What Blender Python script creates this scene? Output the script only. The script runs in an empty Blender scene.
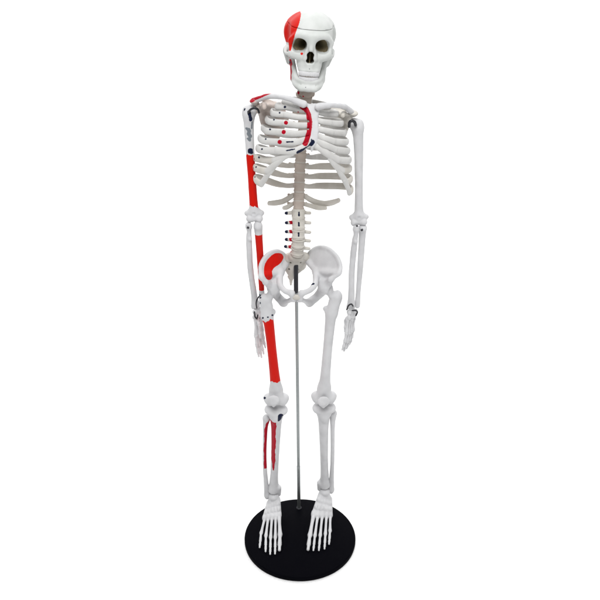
import bpy, math, numpy as np
from mathutils import Vector, Matrix

# ------------------------------------------------------------------ scene
C = bpy.context.scene.collection
sc = bpy.context.scene
RNG = np.random.default_rng(7)
def V(*a): return np.array(a if len(a) > 1 else a[0], dtype=np.float64)
def unit(v):
    v = np.asarray(v, float); return v / np.linalg.norm(v)

# ------------------------------------------------------------------ signed distance fields on a grid
class Field:
    """Smooth blend of solids in a bone's own frame, turned into a mesh by surface nets."""
    def __init__(self, lo, hi, h=0.0009):
        self.h = h
        self.lo = V(lo) - 3*h
        n = np.ceil((V(hi) + 3*h - self.lo)/h).astype(int) + 1
        self.ax = [self.lo[i] + h*np.arange(n[i]) for i in range(3)]
        self.f = np.full(n, 1.0, dtype=np.float32)
    def _apply(self, fun, lo, hi, k, op, exact=None, pad=0):
        m = max(k, pad) + 2.6*self.h
        sl = exact or []
        for i in range(3 if exact is None else 0):
            a = np.searchsorted(self.ax[i], lo[i]-m); b = np.searchsorted(self.ax[i], hi[i]+m)
            if b <= a: return
            sl.append(slice(a, b))
        X = self.ax[0][sl[0]][:, None, None]; Y = self.ax[1][sl[1]][None, :, None]; Z = self.ax[2][sl[2]][None, None, :]
        d = fun(X, Y, Z).astype(np.float32)
        g = self.f[tuple(sl)]
        if op == 'sub': g, d2 = -g, d
        else: d2 = d
        if k > 0:
            hh = np.maximum(k - np.abs(g - d2), 0)/k
            r = np.minimum(g, d2) - hh*hh*k*0.25
        else:
            r = np.minimum(g, d2)
        self.f[tuple(sl)] = -r if op == 'sub' else r
    def cone(self, a, b, ra, rb=None, k=0.003, op='add', pad=0):
        a, b = V(a), V(b); rb = ra if rb is None else rb
        ab = b - a; L2 = max(float(ab @ ab), 1e-12)
        def fun(X, Y, Z):
            t = np.clip(((X-a[0])*ab[0] + (Y-a[1])*ab[1] + (Z-a[2])*ab[2])/L2, 0, 1)
            q = np.sqrt((X-a[0]-t*ab[0])**2 + (Y-a[1]-t*ab[1])**2 + (Z-a[2]-t*ab[2])**2)
            return q - (ra + (rb-ra)*t)
        r = max(ra, rb)
        self._apply(fun, np.minimum(a, b)-r, np.maximum(a, b)+r, k, op, pad=pad); return self
    def ball(self, c, r, k=0.003, op='add'): return self.ell(c, (r, r, r), k, op)
    def ell(self, c, r, k=0.003, op='add', rot=None):
        c, r = V(c), V(r)
        R = None if rot is None else np.array(Matrix.Rotation(rot[1], 3, rot[0]))
        def fun(X, Y, Z):
            x, y, z = X-c[0], Y-c[1], Z-c[2]
            if R is not None:
                x, y, z = (R[0,0]*x+R[1,0]*y+R[2,0]*z, R[0,1]*x+R[1,1]*y+R[2,1]*z, R[0,2]*x+R[1,2]*y+R[2,2]*z)
            k0 = np.sqrt((x/r[0])**2+(y/r[1])**2+(z/r[2])**2)
            k1 = np.sqrt((x/r[0]**2)**2+(y/r[1]**2)**2+(z/r[2]**2)**2)
            return k0*(k0-1)/np.maximum(k1, 1e-6)
        e = r if R is None else np.full(3, r.max())
        self._apply(fun, c-e, c+e, k, op); return self
    def tube(self, pts, rad, k=0.002, op='add', n=6, kin=0.001):
        P, R = spline(pts, rad, n)
        q = Field.__new__(Field); q.h = self.h; rm = R.max()
        lo, hi = P.min(0)-rm, P.max(0)+rm; m = k + 3*self.h
        sl = [slice(max(np.searchsorted(self.ax[i], lo[i]-m), 0), np.searchsorted(self.ax[i], hi[i]+m)) for i in range(3)]
        q.ax = [self.ax[i][sl[i]] for i in range(3)]
        if min(len(a) for a in q.ax) == 0: return self
        q.f = np.full([len(a) for a in q.ax], 1.0, dtype=np.float32)
        for i in range(len(P)-1): q.cone(P[i], P[i+1], R[i], R[i+1], 0, pad=k)
        self._apply(lambda X, Y, Z: q.f, [a[0] for a in q.ax], [a[-1] for a in q.ax], k, op, exact=sl)
        return self
    def tri(self, a, b, c, r, k=0.003, op='add'):
        a, b, c = V(a), V(b), V(c)
        ba, cb, ac = b-a, c-b, a-c; nor = np.cross(ba, ac)
        e1, e2, e3 = np.cross(ba, nor), np.cross(cb, nor), np.cross(ac, nor)
        def fun(X, Y, Z):
            X, Y, Z = np.broadcast_arrays(X, Y, Z)
            p = np.stack([X, Y, Z], -1)
            pa, pb, pc = p-a, p-b, p-c
            ins = (np.sign(pa@e1)+np.sign(pb@e2)+np.sign(pc@e3)) >= 2
            def seg(pp, e):
                t = np.clip((pp@e)/(e@e), 0, 1)[..., None]
                return ((pp - t*e)**2).sum(-1)
            d2 = np.where(ins, (pa@nor)**2/(nor@nor), np.minimum(np.minimum(seg(pa, ba), seg(pb, cb)), seg(pc, ac)))
            return np.sqrt(d2) - r
        self._apply(fun, np.minimum(np.minimum(a, b), c)-r, np.maximum(np.maximum(a, b), c)+r, k, op); return self
    def plane(self, n, d):
        """keep the side where n.p < d"""
        X, Y, Z = self.ax[0][:, None, None], self.ax[1][None, :, None], self.ax[2][None, None, :]
        self.f = np.maximum(self.f, (X*n[0]+Y*n[1]+Z*n[2]-d).astype(np.float32)); return self
    def copy(self):
        o = Field.__new__(Field); o.h, o.lo, o.ax, o.f = self.h, self.lo, self.ax, self.f.copy(); return o
    def rough(self, amp, freq, seed=0):
        X, Y, Z = self.ax[0][:, None, None], self.ax[1][None, :, None], self.ax[2][None, None, :]
        r = np.random.default_rng(seed); g = 0
        for i in range(5):
            w = r.normal(size=3)*freq; g = g + np.sin(X*w[0]+Y*w[1]+Z*w[2]+r.random()*6.28)
        self.f = self.f + (amp*g/2.2).astype(np.float32); return self
    def net(self):
        f, h = self.f, self.h
        f[[0, -1]] = 1; f[:, [0, -1]] = 1; f[:, :, [0, -1]] = 1
        s = f < 0
        nx, ny, nz = f.shape
        cnt = np.zeros((nx-1, ny-1, nz-1), np.uint8)
        off = [(i, j, k) for i in (0, 1) for j in (0, 1) for k in (0, 1)]
        for o in off: cnt += s[o[0]:nx-1+o[0], o[1]:ny-1+o[1], o[2]:nz-1+o[2]]
        I, J, K = np.nonzero((cnt > 0) & (cnt < 8))
        idx = np.full(cnt.shape, -1, np.int32); idx[I, J, K] = np.arange(len(I))
        acc = np.zeros((len(I), 3)); num = np.zeros(len(I))
        for a in off:
            for ax in range(3):
                if a[ax]: continue
                b = list(a); b[ax] = 1
                fa = f[I+a[0], J+a[1], K+a[2]].astype(float); fb = f[I+b[0], J+b[1], K+b[2]].astype(float)
                m = (fa < 0) != (fb < 0)
                t = np.where(m, fa/np.where(m, fa-fb, 1), 0)
                for q in range(3): acc[:, q] += m*(a[q] + (t if q == ax else 0))
                num += m
        v = acc/num[:, None]; v += np.stack([I, J, K], 1); v = self.lo + v*h
        F = []
        for ax in range(3):
            A = np.take(s, range(f.shape[ax]-1), ax); B = np.take(s, range(1, f.shape[ax]), ax)
            i, j, k = np.nonzero(A != B)
            u, w = (ax+1) % 3, (ax+2) % 3
            c = [i, j, k]
            ok = (c[u] > 0) & (c[w] > 0)
            c = [q[ok] for q in c]
            def cell(du, dw):
                q = [x.copy() for x in c]; q[u] = q[u]+du; q[w] = q[w]+dw
                return idx[q[0], q[1], q[2]]
            quad = np.stack([cell(-1, -1), cell(0, -1), cell(0, 0), cell(-1, 0)], 1)
            inside = A[c[0], c[1], c[2]]
            quad[~inside] = quad[~inside][:, ::-1]
            F.append(quad)
        return v, np.concatenate(F)

def spline(pts, rad, n=6):
    P = [V(p) for p in pts]
    R = list(rad) if hasattr(rad, '__len__') else [rad]*len(P)
    Q = [2*P[0]-P[1]] + P + [2*P[-1]-P[-2]]; RR = [R[0]] + R + [R[-1]]
    out, ro = [], []
    for i in range(1, len(Q)-2):
        for j in range(n):
            t = j/n; a, b, c, d = Q[i-1:i+3]
            out.append(.5*((2*b)+(-a+c)*t+(2*a-5*b+4*c-d)*t*t+(-a+3*b-3*c+d)*t**3))
            e, f_, g, q = RR[i-1:i+3]
            ro.append(max(1e-5, .5*((2*f_)+(-e+g)*t+(2*e-5*f_+4*g-q)*t*t+(-e+3*f_-3*g+q)*t**3)))
    out.append(P[-1]); ro.append(R[-1])
    return np.array(out), np.array(ro)

def sweep(pts, rad, flat=1.0, up=(0, 0, 1), n=7, ring=14, cap=True):
    """A tube of oval section along a spline: rad across 'up', rad*flat the other way, round ends."""
    P, R = spline(pts, rad, n)
    T = np.gradient(P, axis=0); T /= np.linalg.norm(T, axis=1)[:, None]
    if cap:
        for e, sgn in ((0, -1), (-1, 1)):
            p, t, r = P[e], T[e]*sgn, R[e]
            ex = [(p + t*r*math.sin(a)*flat**.5, r*math.cos(a)) for a in (.45, .9, 1.3, 1.5)]
            if e == 0:
                ex = ex[::-1]; P = np.vstack([[q[0] for q in ex], P]); R = np.r_[[q[1] for q in ex], R]; T = np.vstack([[T[0]]*4, T])
            else:
                P = np.vstack([P, [q[0] for q in ex]]); R = np.r_[R, [q[1] for q in ex]]; T = np.vstack([T, [T[-1]]*4])
    up = unit(up)
    vs, fs = [], []
    for p, r, t in zip(P, R, T):
        u = unit(up - (up@t)*t); w = np.cross(t, u)
        for j in range(ring):
            a = 2*math.pi*j/ring
            vs.append(p + u*r*math.cos(a) + w*r*flat*math.sin(a))
    N = len(P)
    for i in range(N-1):
        for j in range(ring):
            fs.append((i*ring+j, i*ring+(j+1) % ring, (i+1)*ring+(j+1) % ring, (i+1)*ring+j))
    fs.append(tuple(range(ring))[::-1]); fs.append(tuple((N-1)*ring+j for j in range(ring)))
    return np.array(vs), [tuple(f[::-1]) for f in fs]

def lathe(profile, seg=96):
    vs, fs = [], []
    n = len(profile)
    for j in range(seg):
        a = 2*math.pi*j/seg
        for r, z in profile: vs.append((r*math.cos(a), r*math.sin(a), z))
    for j in range(seg):
        for i in range(n-1):
            k = (j+1) % seg
            fs.append((j*n+i, k*n+i, k*n+i+1, j*n+i+1))
    fs.append(tuple(j*n for j in range(seg))[::-1]); fs.append(tuple(j*n+n-1 for j in range(seg)))
    return np.array(vs), fs

# ------------------------------------------------------------------ frames and objects
class Frame:
    def __init__(self, o, x, y, z):
        self.o = V(o); self.M = np.stack([unit(x), unit(y), unit(z)], 1)
    def __call__(self, p): return V(p) @ self.M.T + self.o
    def inv(self, p): return (V(p) - self.o) @ self.M
    @property
    def det(self): return np.linalg.det(self.M)
WORLD = Frame((0, 0, 0), (1, 0, 0), (0, 1, 0), (0, 0, 1))
def bone_frame(a, b, lat, back=(0, 1, 0)):
    """origin at the near end a, z from b to a, y to the back, x to the outer side"""
    z = unit(V(a)-V(b)); lat = V(lat)
    y = V(back); y = unit(y - (y@z)*z)
    x = np.cross(y, z); x = x if x@lat > 0 else -x
    return Frame(a, x, y, z)

def mesh(name, v, f, mat, parent=None, paint=None, smooth=True, flip=False, label=None):
    if flip: f = [tuple(q)[::-1] for q in f] if isinstance(f, list) else f[:, ::-1]
    me = bpy.data.meshes.new(name)
    me.from_pydata(v.tolist(), [], f if isinstance(f, list) else f.tolist())
    if smooth: me.polygons.foreach_set('use_smooth', [True]*len(me.polygons))
    for key, val in (paint or {}).items():
        at = me.attributes.new(key, 'FLOAT', 'POINT'); at.data.foreach_set('value', np.asarray(val, dtype=np.float32))
    me.materials.append(mat); me.update()
    o = bpy.data.objects.new(name, me); C.objects.link(o)
    if parent: o.parent = parent
    if label: o['label'] = label
    return o

def relax(v, f, n):
    a = np.concatenate([f[:, 0], f[:, 1], f[:, 2], f[:, 3]]); b = np.concatenate([f[:, 1], f[:, 2], f[:, 3], f[:, 0]])
    cnt = np.bincount(a, minlength=len(v)).astype(float)[:, None]
    for k in range(2*n):                                                      # Taubin: smooths without shrinking
        m = np.stack([np.bincount(a, weights=v[b, i], minlength=len(v)) for i in range(3)], 1)/np.maximum(cnt, 1)
        v = v + (.55 if k % 2 == 0 else -.53)*(m - v)
    return v
def bone(name, fld, fr, parent, mat, paint=None, label=None, soft=2):
    """mesh of a field, moved from its frame to the world; paint(local, world) gives paint distances"""
    v, f = fld.net()
    v = relax(v, f, soft)
    w = fr(v)
    p = paint(v, w) if paint else None
    return mesh(name, w, f, mat, parent, p, flip=fr.det < 0, label=label)

# paint regions: signed amounts, positive inside the paint
def p_ball(P, c, r): return r - np.linalg.norm(P - V(c), axis=1)
def p_seg(P, a, b, r):
    a, b = V(a), V(b); ab = b-a; t = np.clip(((P-a)@ab)/(ab@ab), 0, 1)
    return r - np.linalg.norm(P - a - t[:, None]*ab, axis=1)
def p_path(P, pts, r):
    o = p_seg(P, pts[0], pts[1], r)
    for i in range(1, len(pts)-1): o = np.maximum(o, p_seg(P, pts[i], pts[i+1], r))
    return o
def p_poly(x, z, poly):
    """signed distance inside a 2-D outline"""
    n = len(poly); d = np.full(len(x), 1e9); ins = np.zeros(len(x), bool)
    for i in range(n):
        ax, az = poly[i]; bx, bz = poly[(i+1) % n]
        ex, ez = bx-ax, bz-az
        t = np.clip(((x-ax)*ex+(z-az)*ez)/(ex*ex+ez*ez), 0, 1)
        d = np.minimum(d, np.hypot(x-ax-t*ex, z-az-t*ez))
        c = ((az <= z) != (bz <= z)) & (x < (bx-ax)*(z-az)/((bz-az) if bz != az else 1e-9)+ax)
        ins ^= c
    return np.where(ins, d, -d)

# ------------------------------------------------------------------ materials
def bone_material(name, col, dark, rough=0.42):
    m = bpy.data.materials.new(name); m.use_nodes = True
    nt = m.node_tree; N = nt.nodes; L = nt.links
    bs = N['Principled BSDF']
    tc = N.new('ShaderNodeTexCoord')
    def noise(scale, detail=4):
        n = N.new('ShaderNodeTexNoise'); n.inputs['Scale'].default_value = scale; n.inputs['Detail'].default_value = detail
        L.new(tc.outputs['Object'], n.inputs['Vector']); return n
    n1, n2, n3 = noise(55), noise(420, 3), noise(900, 2)
    ramp = N.new('ShaderNodeMapRange'); ramp.inputs['From Min'].default_value = .38; ramp.inputs['From Max'].default_value = .72
    L.new(n1.outputs['Fac'], ramp.inputs['Value'])
    mix = N.new('ShaderNodeMix'); mix.data_type = 'RGBA'
    mix.inputs[6].default_value = (*col, 1); mix.inputs[7].default_value = (*dark, 1)
    L.new(ramp.outputs['Result'], mix.inputs[0])
    cur = mix.outputs[2]
    for key, c in (('paint_tan', TAN), ('paint_grey', GREY), ('paint_red', RED), ('paint_crimson', CRIMSON), ('paint_navy', NAVY)):
        a = N.new('ShaderNodeAttribute'); a.attribute_name = key
        jit = N.new('ShaderNodeMath'); jit.operation = 'MULTIPLY_ADD'      # a hand-painted, slightly uneven edge
        L.new(n2.outputs['Fac'], jit.inputs[0]); jit.inputs[1].default_value = 0.0012; jit.inputs[2].default_value = -0.0008
        ad = N.new('ShaderNodeMath'); ad.operation = 'ADD'; L.new(a.outputs['Fac'], ad.inputs[0]); L.new(jit.outputs[0], ad.inputs[1])
        mr = N.new('ShaderNodeMapRange'); mr.inputs['From Min'].default_value = .0004; mr.inputs['From Max'].default_value = .0009
        L.new(ad.outputs[0], mr.inputs['Value'])
        mx = N.new('ShaderNodeMix'); mx.data_type = 'RGBA'; L.new(mr.outputs['Result'], mx.inputs[0]); L.new(cur, mx.inputs[6]); mx.inputs[7].default_value = (*c, 1)
        cur = mx.outputs[2]
    L.new(cur, bs.inputs['Base Color'])
    rr = N.new('ShaderNodeMapRange'); rr.inputs['To Min'].default_value = rough-.07; rr.inputs['To Max'].default_value = rough+.1
    L.new(n1.outputs['Fac'], rr.inputs['Value']); L.new(rr.outputs['Result'], bs.inputs['Roughness'])
    bs.inputs['Specular IOR Level'].default_value = .12
    b1 = N.new('ShaderNodeBump'); b1.inputs['Strength'].default_value = .12; b1.inputs['Distance'].default_value = .0012
    ad = N.new('ShaderNodeMath'); ad.operation = 'ADD'; L.new(n2.outputs['Fac'], ad.inputs[0]); L.new(n3.outputs['Fac'], ad.inputs[1])
    L.new(ad.outputs[0], b1.inputs['Height']); L.new(b1.outputs['Normal'], bs.inputs['Normal'])
    return m
def plain(name, col, rough, metal=0, spec=.5, bump=0, scale=300):
    m = bpy.data.materials.new(name); m.use_nodes = True
    N, L = m.node_tree.nodes, m.node_tree.links; bs = N['Principled BSDF']
    bs.inputs['Metallic'].default_value = metal; bs.inputs['Specular IOR Level'].default_value = spec
    tc = N.new('ShaderNodeTexCoord'); n = N.new('ShaderNodeTexNoise'); n.inputs['Scale'].default_value = scale
    L.new(tc.outputs['Object'], n.inputs['Vector'])
    mix = N.new('ShaderNodeMix'); mix.data_type = 'RGBA'; mix.inputs[6].default_value = (*[c*.85 for c in col], 1); mix.inputs[7].default_value = (*[c*1.15 for c in col], 1)
    L.new(n.outputs['Fac'], mix.inputs[0]); L.new(mix.outputs[2], bs.inputs['Base Color'])
    mr = N.new('ShaderNodeMapRange'); mr.inputs['To Min'].default_value = rough*.85; mr.inputs['To Max'].default_value = rough*1.15
    L.new(n.outputs['Fac'], mr.inputs['Value']); L.new(mr.outputs['Result'], bs.inputs['Roughness'])
    if bump:
        b = N.new('ShaderNodeBump'); b.inputs['Strength'].default_value = bump; b.inputs['Distance'].default_value = .001
        L.new(n.outputs['Fac'], b.inputs['Height']); L.new(b.outputs['Normal'], bs.inputs['Normal'])
    return m
RED = (.56, .007, .002); CRIMSON = (.37, .003, .016); NAVY = (.008, .012, .035); GREY = (.17, .19, .21); TAN = (.20, .165, .10)
WHITE = bone_material('bone_plastic_white', (.60, .60, .61), (.53, .53, .54))
IVORY = bone_material('bone_plastic_ivory', (.60, .575, .53), (.52, .495, .445))
TANBONE = bone_material('bone_plastic_tan', (.50, .435, .385), (.43, .37, .325))
ROSY = bone_material('bone_plastic_rosy', (.54, .47, .435), (.47, .40, .36))
SKULLW = bone_material('bone_plastic_skull', (.58, .595, .58), (.51, .53, .51))
CART = bone_material('cartilage_plastic', (.59, .585, .57), (.52, .515, .50), .35)
DISC = bone_material('disc_plastic', (.57, .545, .50), (.49, .46, .42), .5)
STEEL = plain('brushed_steel', (.30, .32, .32), .34, .85, .5)
DARKSTEEL = plain('dark_wire_steel', (.035, .035, .04), .4, 0.6, .4)
BLACK = plain('black_lacquered_board', (.0016, .0016, .003), .6, 0, .02, .05, 600)
FLOORM = plain('white_studio_paper', (.93, .93, .93), .8, 0, .1)

# ------------------------------------------------------------------ the setting
def cyc():
    prof = [(-9, 0)] + [(2.2, 0)]
    for i in range(1, 13):
        a = math.pi/2*i/12; prof.append((2.2+.8*math.sin(a), .8-.8*math.cos(a)))
    prof.append((3.0, 7))
    v = [(x, y, z) for (y, z) in prof for x in (-14, 14)]
    f = [(2*i, 2*i+1, 2*i+3, 2*i+2) for i in range(len(prof)-1)]
    o = mesh('floor', np.array(v, float), f, FLOORM); o['kind'] = 'structure'
cyc()

# ------------------------------------------------------------------ display stand
ZB = .010
stand = bpy.data.objects.new('display_stand', None); C.objects.link(stand)
stand['label'] = 'round black base disc with a thin upright steel rod, standing under the skeleton'
stand['category'] = 'stand'
RB = .0977
prof = [(0.001, 0), (RB-.002, 0), (RB-.0004, .0012), (RB, .003), (RB, ZB-.0022), (RB-.0007, ZB-.0007), (RB-.0022, ZB), (0.001, ZB)]
v, f = lathe(prof, 160); mesh('base', v, f, BLACK, stand)
ra = V((-0.0019, 0.0716, 0.0100))
rt = (-0.0063, 0.0716, 0.5096)
v, f = sweep([ra, ra*.5+V(rt)*.5, rt], [.0027, .0027, .0027], up=(1, 0, 0), ring=24, n=10, cap=False); mesh('rod', v, f, STEEL, stand)
sl = ra + (V(rt)-ra)*.19
v, f = sweep([ra, ra*.5+sl*.5, sl], [.0031]*3, up=(1, 0, 0), ring=24, n=6); rs = mesh('rod_sleeve', v, f, STEEL, stand)
v, f = lathe([(.001, ZB-.002), (.0050, ZB-.002), (.0050, ZB+.0010), (.0040, ZB+.0018), (.001, ZB+.0018)], 32)
v2, f2 = sweep([(-0.0063, 0.0716, 0.4487), (-0.0064, 0.0716, 0.4722), (-0.0063, 0.0716, 0.4995)], [.0037]*3, up=(1, 0, 0), ring=24, n=6); mesh('black_sleeve', v2, f2, DARKSTEEL, stand, label='short black sleeve at the top of the rod')
v = v + V(ra[0], ra[1], 0); mesh('rod_socket', v, f, DARKSTEEL, stand)

# ------------------------------------------------------------------ the skeleton
sk = bpy.data.objects.new('skeleton_model', None); C.objects.link(sk)
sk['label'] = 'white anatomical skeleton model with red painted muscle areas, held upright by the steel rod'
sk['category'] = 'skeleton'
PARTPAINT = 'half painted with red muscle areas'

# ---- skull
roll = math.radians(4.0); pit = math.radians(0.5); yaw = math.radians(2.0)
Rm = Matrix.Rotation(roll, 3, 'Y') @ Matrix.Rotation(pit, 3, 'X') @ Matrix.Rotation(yaw, 3, 'Z')
so = (0.0147, 0.0080, 0.8292)
FS = Frame(so, Rm.col[0], Rm.col[1], Rm.col[2])
S = Field((-.042, -.010, -.044), (.042, .100, .050), .0008)
S.ell((0, .046, .0092), (.0328, .0455, .0295), .004)
S.ell((0, .056, .0112), (.0346, .034, .0258), .01)
S.ell((0, .024, .0105), (.0290, .0255, .0252), .01)
S.ell((0, .062, -.008), (.028, .026, .014), .01)
for s in (-1, 1):
    S.ell((s*.034, .030, .004), (.0065, .014, .018), .007, 'sub')            # temporal hollow
    S.ell((s*.0315, .026, -.014), (.0065, .012, .012), .004, 'sub')
S.ell((0, .020, -.016), (.0185, .0175, .019), .006)                          # midface
S.ell((0, .0125, -.0265), (.0165, .0125, .0110), .005)                       # upper jaw
S.ell((0, .010, -.0325), (.0148, .0105, .0055), .003)
for s in (-1, 1):
    S.tube([(s*.0005, .0015, .0085), (s*.012, -.0002, .0115), (s*.021, .004, .0095), (s*.0265, .0105, .003)], [.0040, .0042, .0036, .0034], .005)
    S.tube([(s*.0265, .0105, .004), (s*.0258, .011, -.004), (s*.0235, .0085, -.0105)], [.0034, .0032, .0042], .003)
    S.ell((s*.0215, .0085, -.0135), (.0070, .0050, .0052), .004)             # cheek
    S.ell((s*.0145, .0075, -.0150), (.0070, .0050, .0060), .004)
    S.tube([(s*.0255, .012, -.0135), (s*.0305, .022, -.0145), (s*.0322, .034, -.0135), (s*.0310, .044, -.0105)], [.0033, .0024, .0025, .0038], .003)
    S.cone((s*.0285, .050, -.014), (s*.0255, .0495, -.0275), .0075, .0048, .005)      # mastoid
S.cone((0, .0012, .008), (0, -.0040, -.0055), .0046, .0030, .005)            # nasal bones
for s in (-1, 1):
    S.cone((s*.0035, .001, -.001), (s*.0065, .003, -.0175), .0028, .0032, .003)
for s in (-1, 1):
    S.ell((s*.0150, .004, -.0008), (.0098, .0135, .0094), .0016, 'sub', rot=('Y', s*.25))
    S.cone((s*.0140, .008, -.0005), (s*.0075, .0275, .0005), .0078, .0036, .003, 'sub')
    S.cone((s*.0021, -.006, -.0200), (s*.0021, .022, -.0200), .0034, .0034, .001, 'sub')
    S.cone((s*.0017, -.008, -.0125), (s*.0017, .022, -.0130), .0034, .0034, .001, 'sub')
    S.ell((s*.0182, .003, -.0036), (.0064, .0120, .0062), .002, 'sub')
    S.ball((s*.0135, .0010, -.0135), .0011, .0008, 'sub')
S.cone((0, -.004, -.0100), (0, .020, -.012), .0026, .0032, .002, 'sub')
S.ell((0, .008, -.0155), (.0042, .012, .0058), .0015, 'sub')
S.cone((0, -.006, -.0160), (0, .022, -.0160), .0044, .0044, .001, 'sub'); S.cone((0, .011, -.012), (0, .011, -.0225), .0007, .0009, .001)              # bone between the nostrils
for s in (-1, 1):                                                            # hollow above the upper teeth
    S.ell((s*.0085, -.0005, -.028), (.0035, .0025, .0050), .003, 'sub')
S.rough(.00022, 260, 1)
PX = .00139
def skull_paint(L, W):
    cr, sr = math.cos(roll), math.sin(roll)
    def loc(px, py):
        X, Z = (px-311.2)*PX, (45.3-py)*PX
        return (X*cr - Z*sr, X*sr + Z*cr)
    poly = [loc(*q) for q in ((301.5, 15.2), (303.0, 18.5), (300.6, 27), (296.6, 36), (294.0, 46), (292.6, 51.2), (287, 51.5), (270, 49), (270, 20), (291, 19), (296, 15.8))]
    red = np.minimum(np.minimum(p_poly(L[:, 0], L[:, 2], poly), .062 - L[:, 1]), np.where(L[:, 1] > .014, L[:, 2]+.0035, 1))
    red = np.maximum(red, p_ball(L, (-.0115, .0035, -.0115), .0026))
    cheek_shade = p_path(L, [(-.0300, .026, -.0165), (-.0270, .015, -.0175), (-.0225, .0095, -.0185)], .0030)  # shading under the cheekbone, put in as crimson colour
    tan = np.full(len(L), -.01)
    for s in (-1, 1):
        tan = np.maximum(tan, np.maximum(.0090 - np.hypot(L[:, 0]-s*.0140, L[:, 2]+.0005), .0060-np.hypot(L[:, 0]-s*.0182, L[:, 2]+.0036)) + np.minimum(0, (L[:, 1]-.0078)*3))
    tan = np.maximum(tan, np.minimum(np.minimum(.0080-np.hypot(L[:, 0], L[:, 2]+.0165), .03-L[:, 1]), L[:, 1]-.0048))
    navy = np.maximum(p_ball(L, (0.000, .000, -.0300), .0014), p_ball(L, (.006, .000, .0100), .0009))
    navy = np.maximum(navy, p_ball(L, (-.006, .0005, -.0305), .0008))
    return dict(paint_red=red, paint_crimson=cheek_shade, paint_tan=tan, paint_navy=navy)
cut = V(0, -.10, 1); cd = .0185
cap = S.copy(); cap.f = cap.f - np.float32(.00035); cap.plane(-cut, -(cd+.0003))
S.plane(cut, cd)
skull = bone('skull', S, FS, sk, SKULLW, skull_paint)
bone('skull_cap', cap, FS, skull, SKULLW, skull_paint, label='removable skull top with a red painted patch')
# upper and lower teeth
def teeth(name, z, dz, rx, ry, y0, parent, FR):
    T = Field((-.018, -.006, z-.008), (.018, .024, z+.008), .0006)
    n = 14
    for i in range(n):
        a = -1.18 + 2.36*i/(n-1)
        x, y = rx*math.sin(a), y0 - ry*math.cos(a)
        big = .0014 + .0005*abs(math.sin(a))
        T.ell((x, y, z+dz), (big*.93, big*.93, .0033), .0004)
    T.ell((0, y0-ry*.3, z+dz*2.2), (rx*.86, ry*.6, .0018), .002)
    bone(name, T, FR, parent, WHITE)
teeth('upper_teeth', -.0385, .0016, .0136, .0118, .0112, skull, FS)
# lower jaw, hung a little open
jaw = Field((-.036, -.008, -.066), (.036, .052, -.004), .0008)
for s in (-1, 1):
    jaw.tube([(0, .0030, -.0545), (s*.0095, .0040, -.0550), (s*.0155, .012, -.0530), (s*.0188, .028, -.0480)], [.0043, .0045, .0042, .0042], .003)
    jaw.tube([(0, .0038, -.0470), (s*.0090, .0048, -.0470), (s*.0142, .013, -.0460), (s*.0184, .027, -.0430)], [.0038, .0038, .0038, .0036], .004)
    jaw.tri((s*.0190, .029, -.0475), (s*.0168, .020, -.0430), (s*.0232, .033, -.020), .0032, .004)
    jaw.tri((s*.0196, .035, -.042), (s*.0186, .029, -.0475), (s*.0248, .043, -.020), .0032, .004)
    jaw.cone((s*.0245, .041, -.026), (s*.0265, .0425, -.0140), .0028, .0034, .003)
    jaw.cone((s*.0235, .033, -.028), (s*.0245, .0315, -.0175), .0026, .0014, .003)
    jaw.ball((s*.0095, .0000, -.0560), .0034, .004)
    jaw.ball((s*.0105, .0010, -.0510), .0010, .0006, 'sub')
jaw.ell((0, .0000, -.0560), (.0070, .0030, .0030), .004)
jaw.rough(.0002, 260, 4)
def jaw_paint(L, W):
    red = np.maximum(p_seg(L, (-.0255, .030, -.028), (-.0215, .027, -.045), .0066), p_ball(L, (-.0265, .038, -.022), .0032))  # muscle red on the jaw side, widened to paint in its shading
    red = np.maximum(red - .0012 + .0012*np.sin(L[:, 2]*620)*np.sin(L[:, 1]*540+1), p_ball(L, (-.0195, .021, -.0435), .0030))
    return dict(paint_crimson=red, paint_navy=np.maximum(np.maximum(p_ball(L, (-.0035, -.003, -.0535), .0017), np.maximum(p_ball(L, (-.0205, .027, -.0510), .0034), p_ball(L, (-.0265, .030, -.0270), .0030))), p_ball(L, (.004, -.001, -.0500), .0009)))
mand = bone('jaw', jaw, FS, skull, SKULLW, jaw_paint, label='lower jaw with red and dark muscle marks and painted shading on its side')
teeth('lower_teeth', -.0428, -.0008, .0126, .0112, .0115, mand, FS)

# ---- spine
yawT = 8
def axes(yaw_deg, roll_deg, pitch_deg=0):
    y, r = math.radians(yaw_deg), math.radians(roll_deg)
    X = V(math.cos(y), math.sin(y), 0); B = V(-math.sin(y), math.cos(y), 0); Z = V(0, 0, 1)
    X2 = math.cos(r)*X - math.sin(r)*Z; Z2 = math.cos(r)*Z + math.sin(r)*X
    p = math.radians(pitch_deg)
    B2 = math.cos(p)*B - math.sin(p)*Z2; Z3 = math.cos(p)*Z2 + math.sin(p)*B
    return X2, B2, Z3
cerv = [(0.0139, 0.0580, 0.8074), (0.0130, 0.0550, 0.8011), (0.0122, 0.0530, 0.7940), (0.0111, 0.0520, 0.7861), (0.0101, 0.0530, 0.7779), (0.0091, 0.0550, 0.7695), (0.0085, 0.0570, 0.7606)]
thor = [(0.0071, 0.0620, 0.7497), (0.0063, 0.0670, 0.7371), (0.0054, 0.0720, 0.7235), (0.0046, 0.0740, 0.7094), (0.0037, 0.0760, 0.6944), (0.0025, 0.0780, 0.6792), (0.0012, 0.0767, 0.6653), (0.0000, 0.0753, 0.6505), (-0.0005, 0.0740, 0.6356), (-0.0011, 0.0707, 0.6211), (-0.0016, 0.0673, 0.6073), (-0.0021, 0.0640, 0.5950)]
lumb = [(-0.0021, 0.0610, 0.5821), (-0.0021, 0.0580, 0.5672), (-0.0023, 0.0560, 0.5522), (-0.0028, 0.0570, 0.5372), (-0.0040, 0.0610, 0.5228)]
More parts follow.
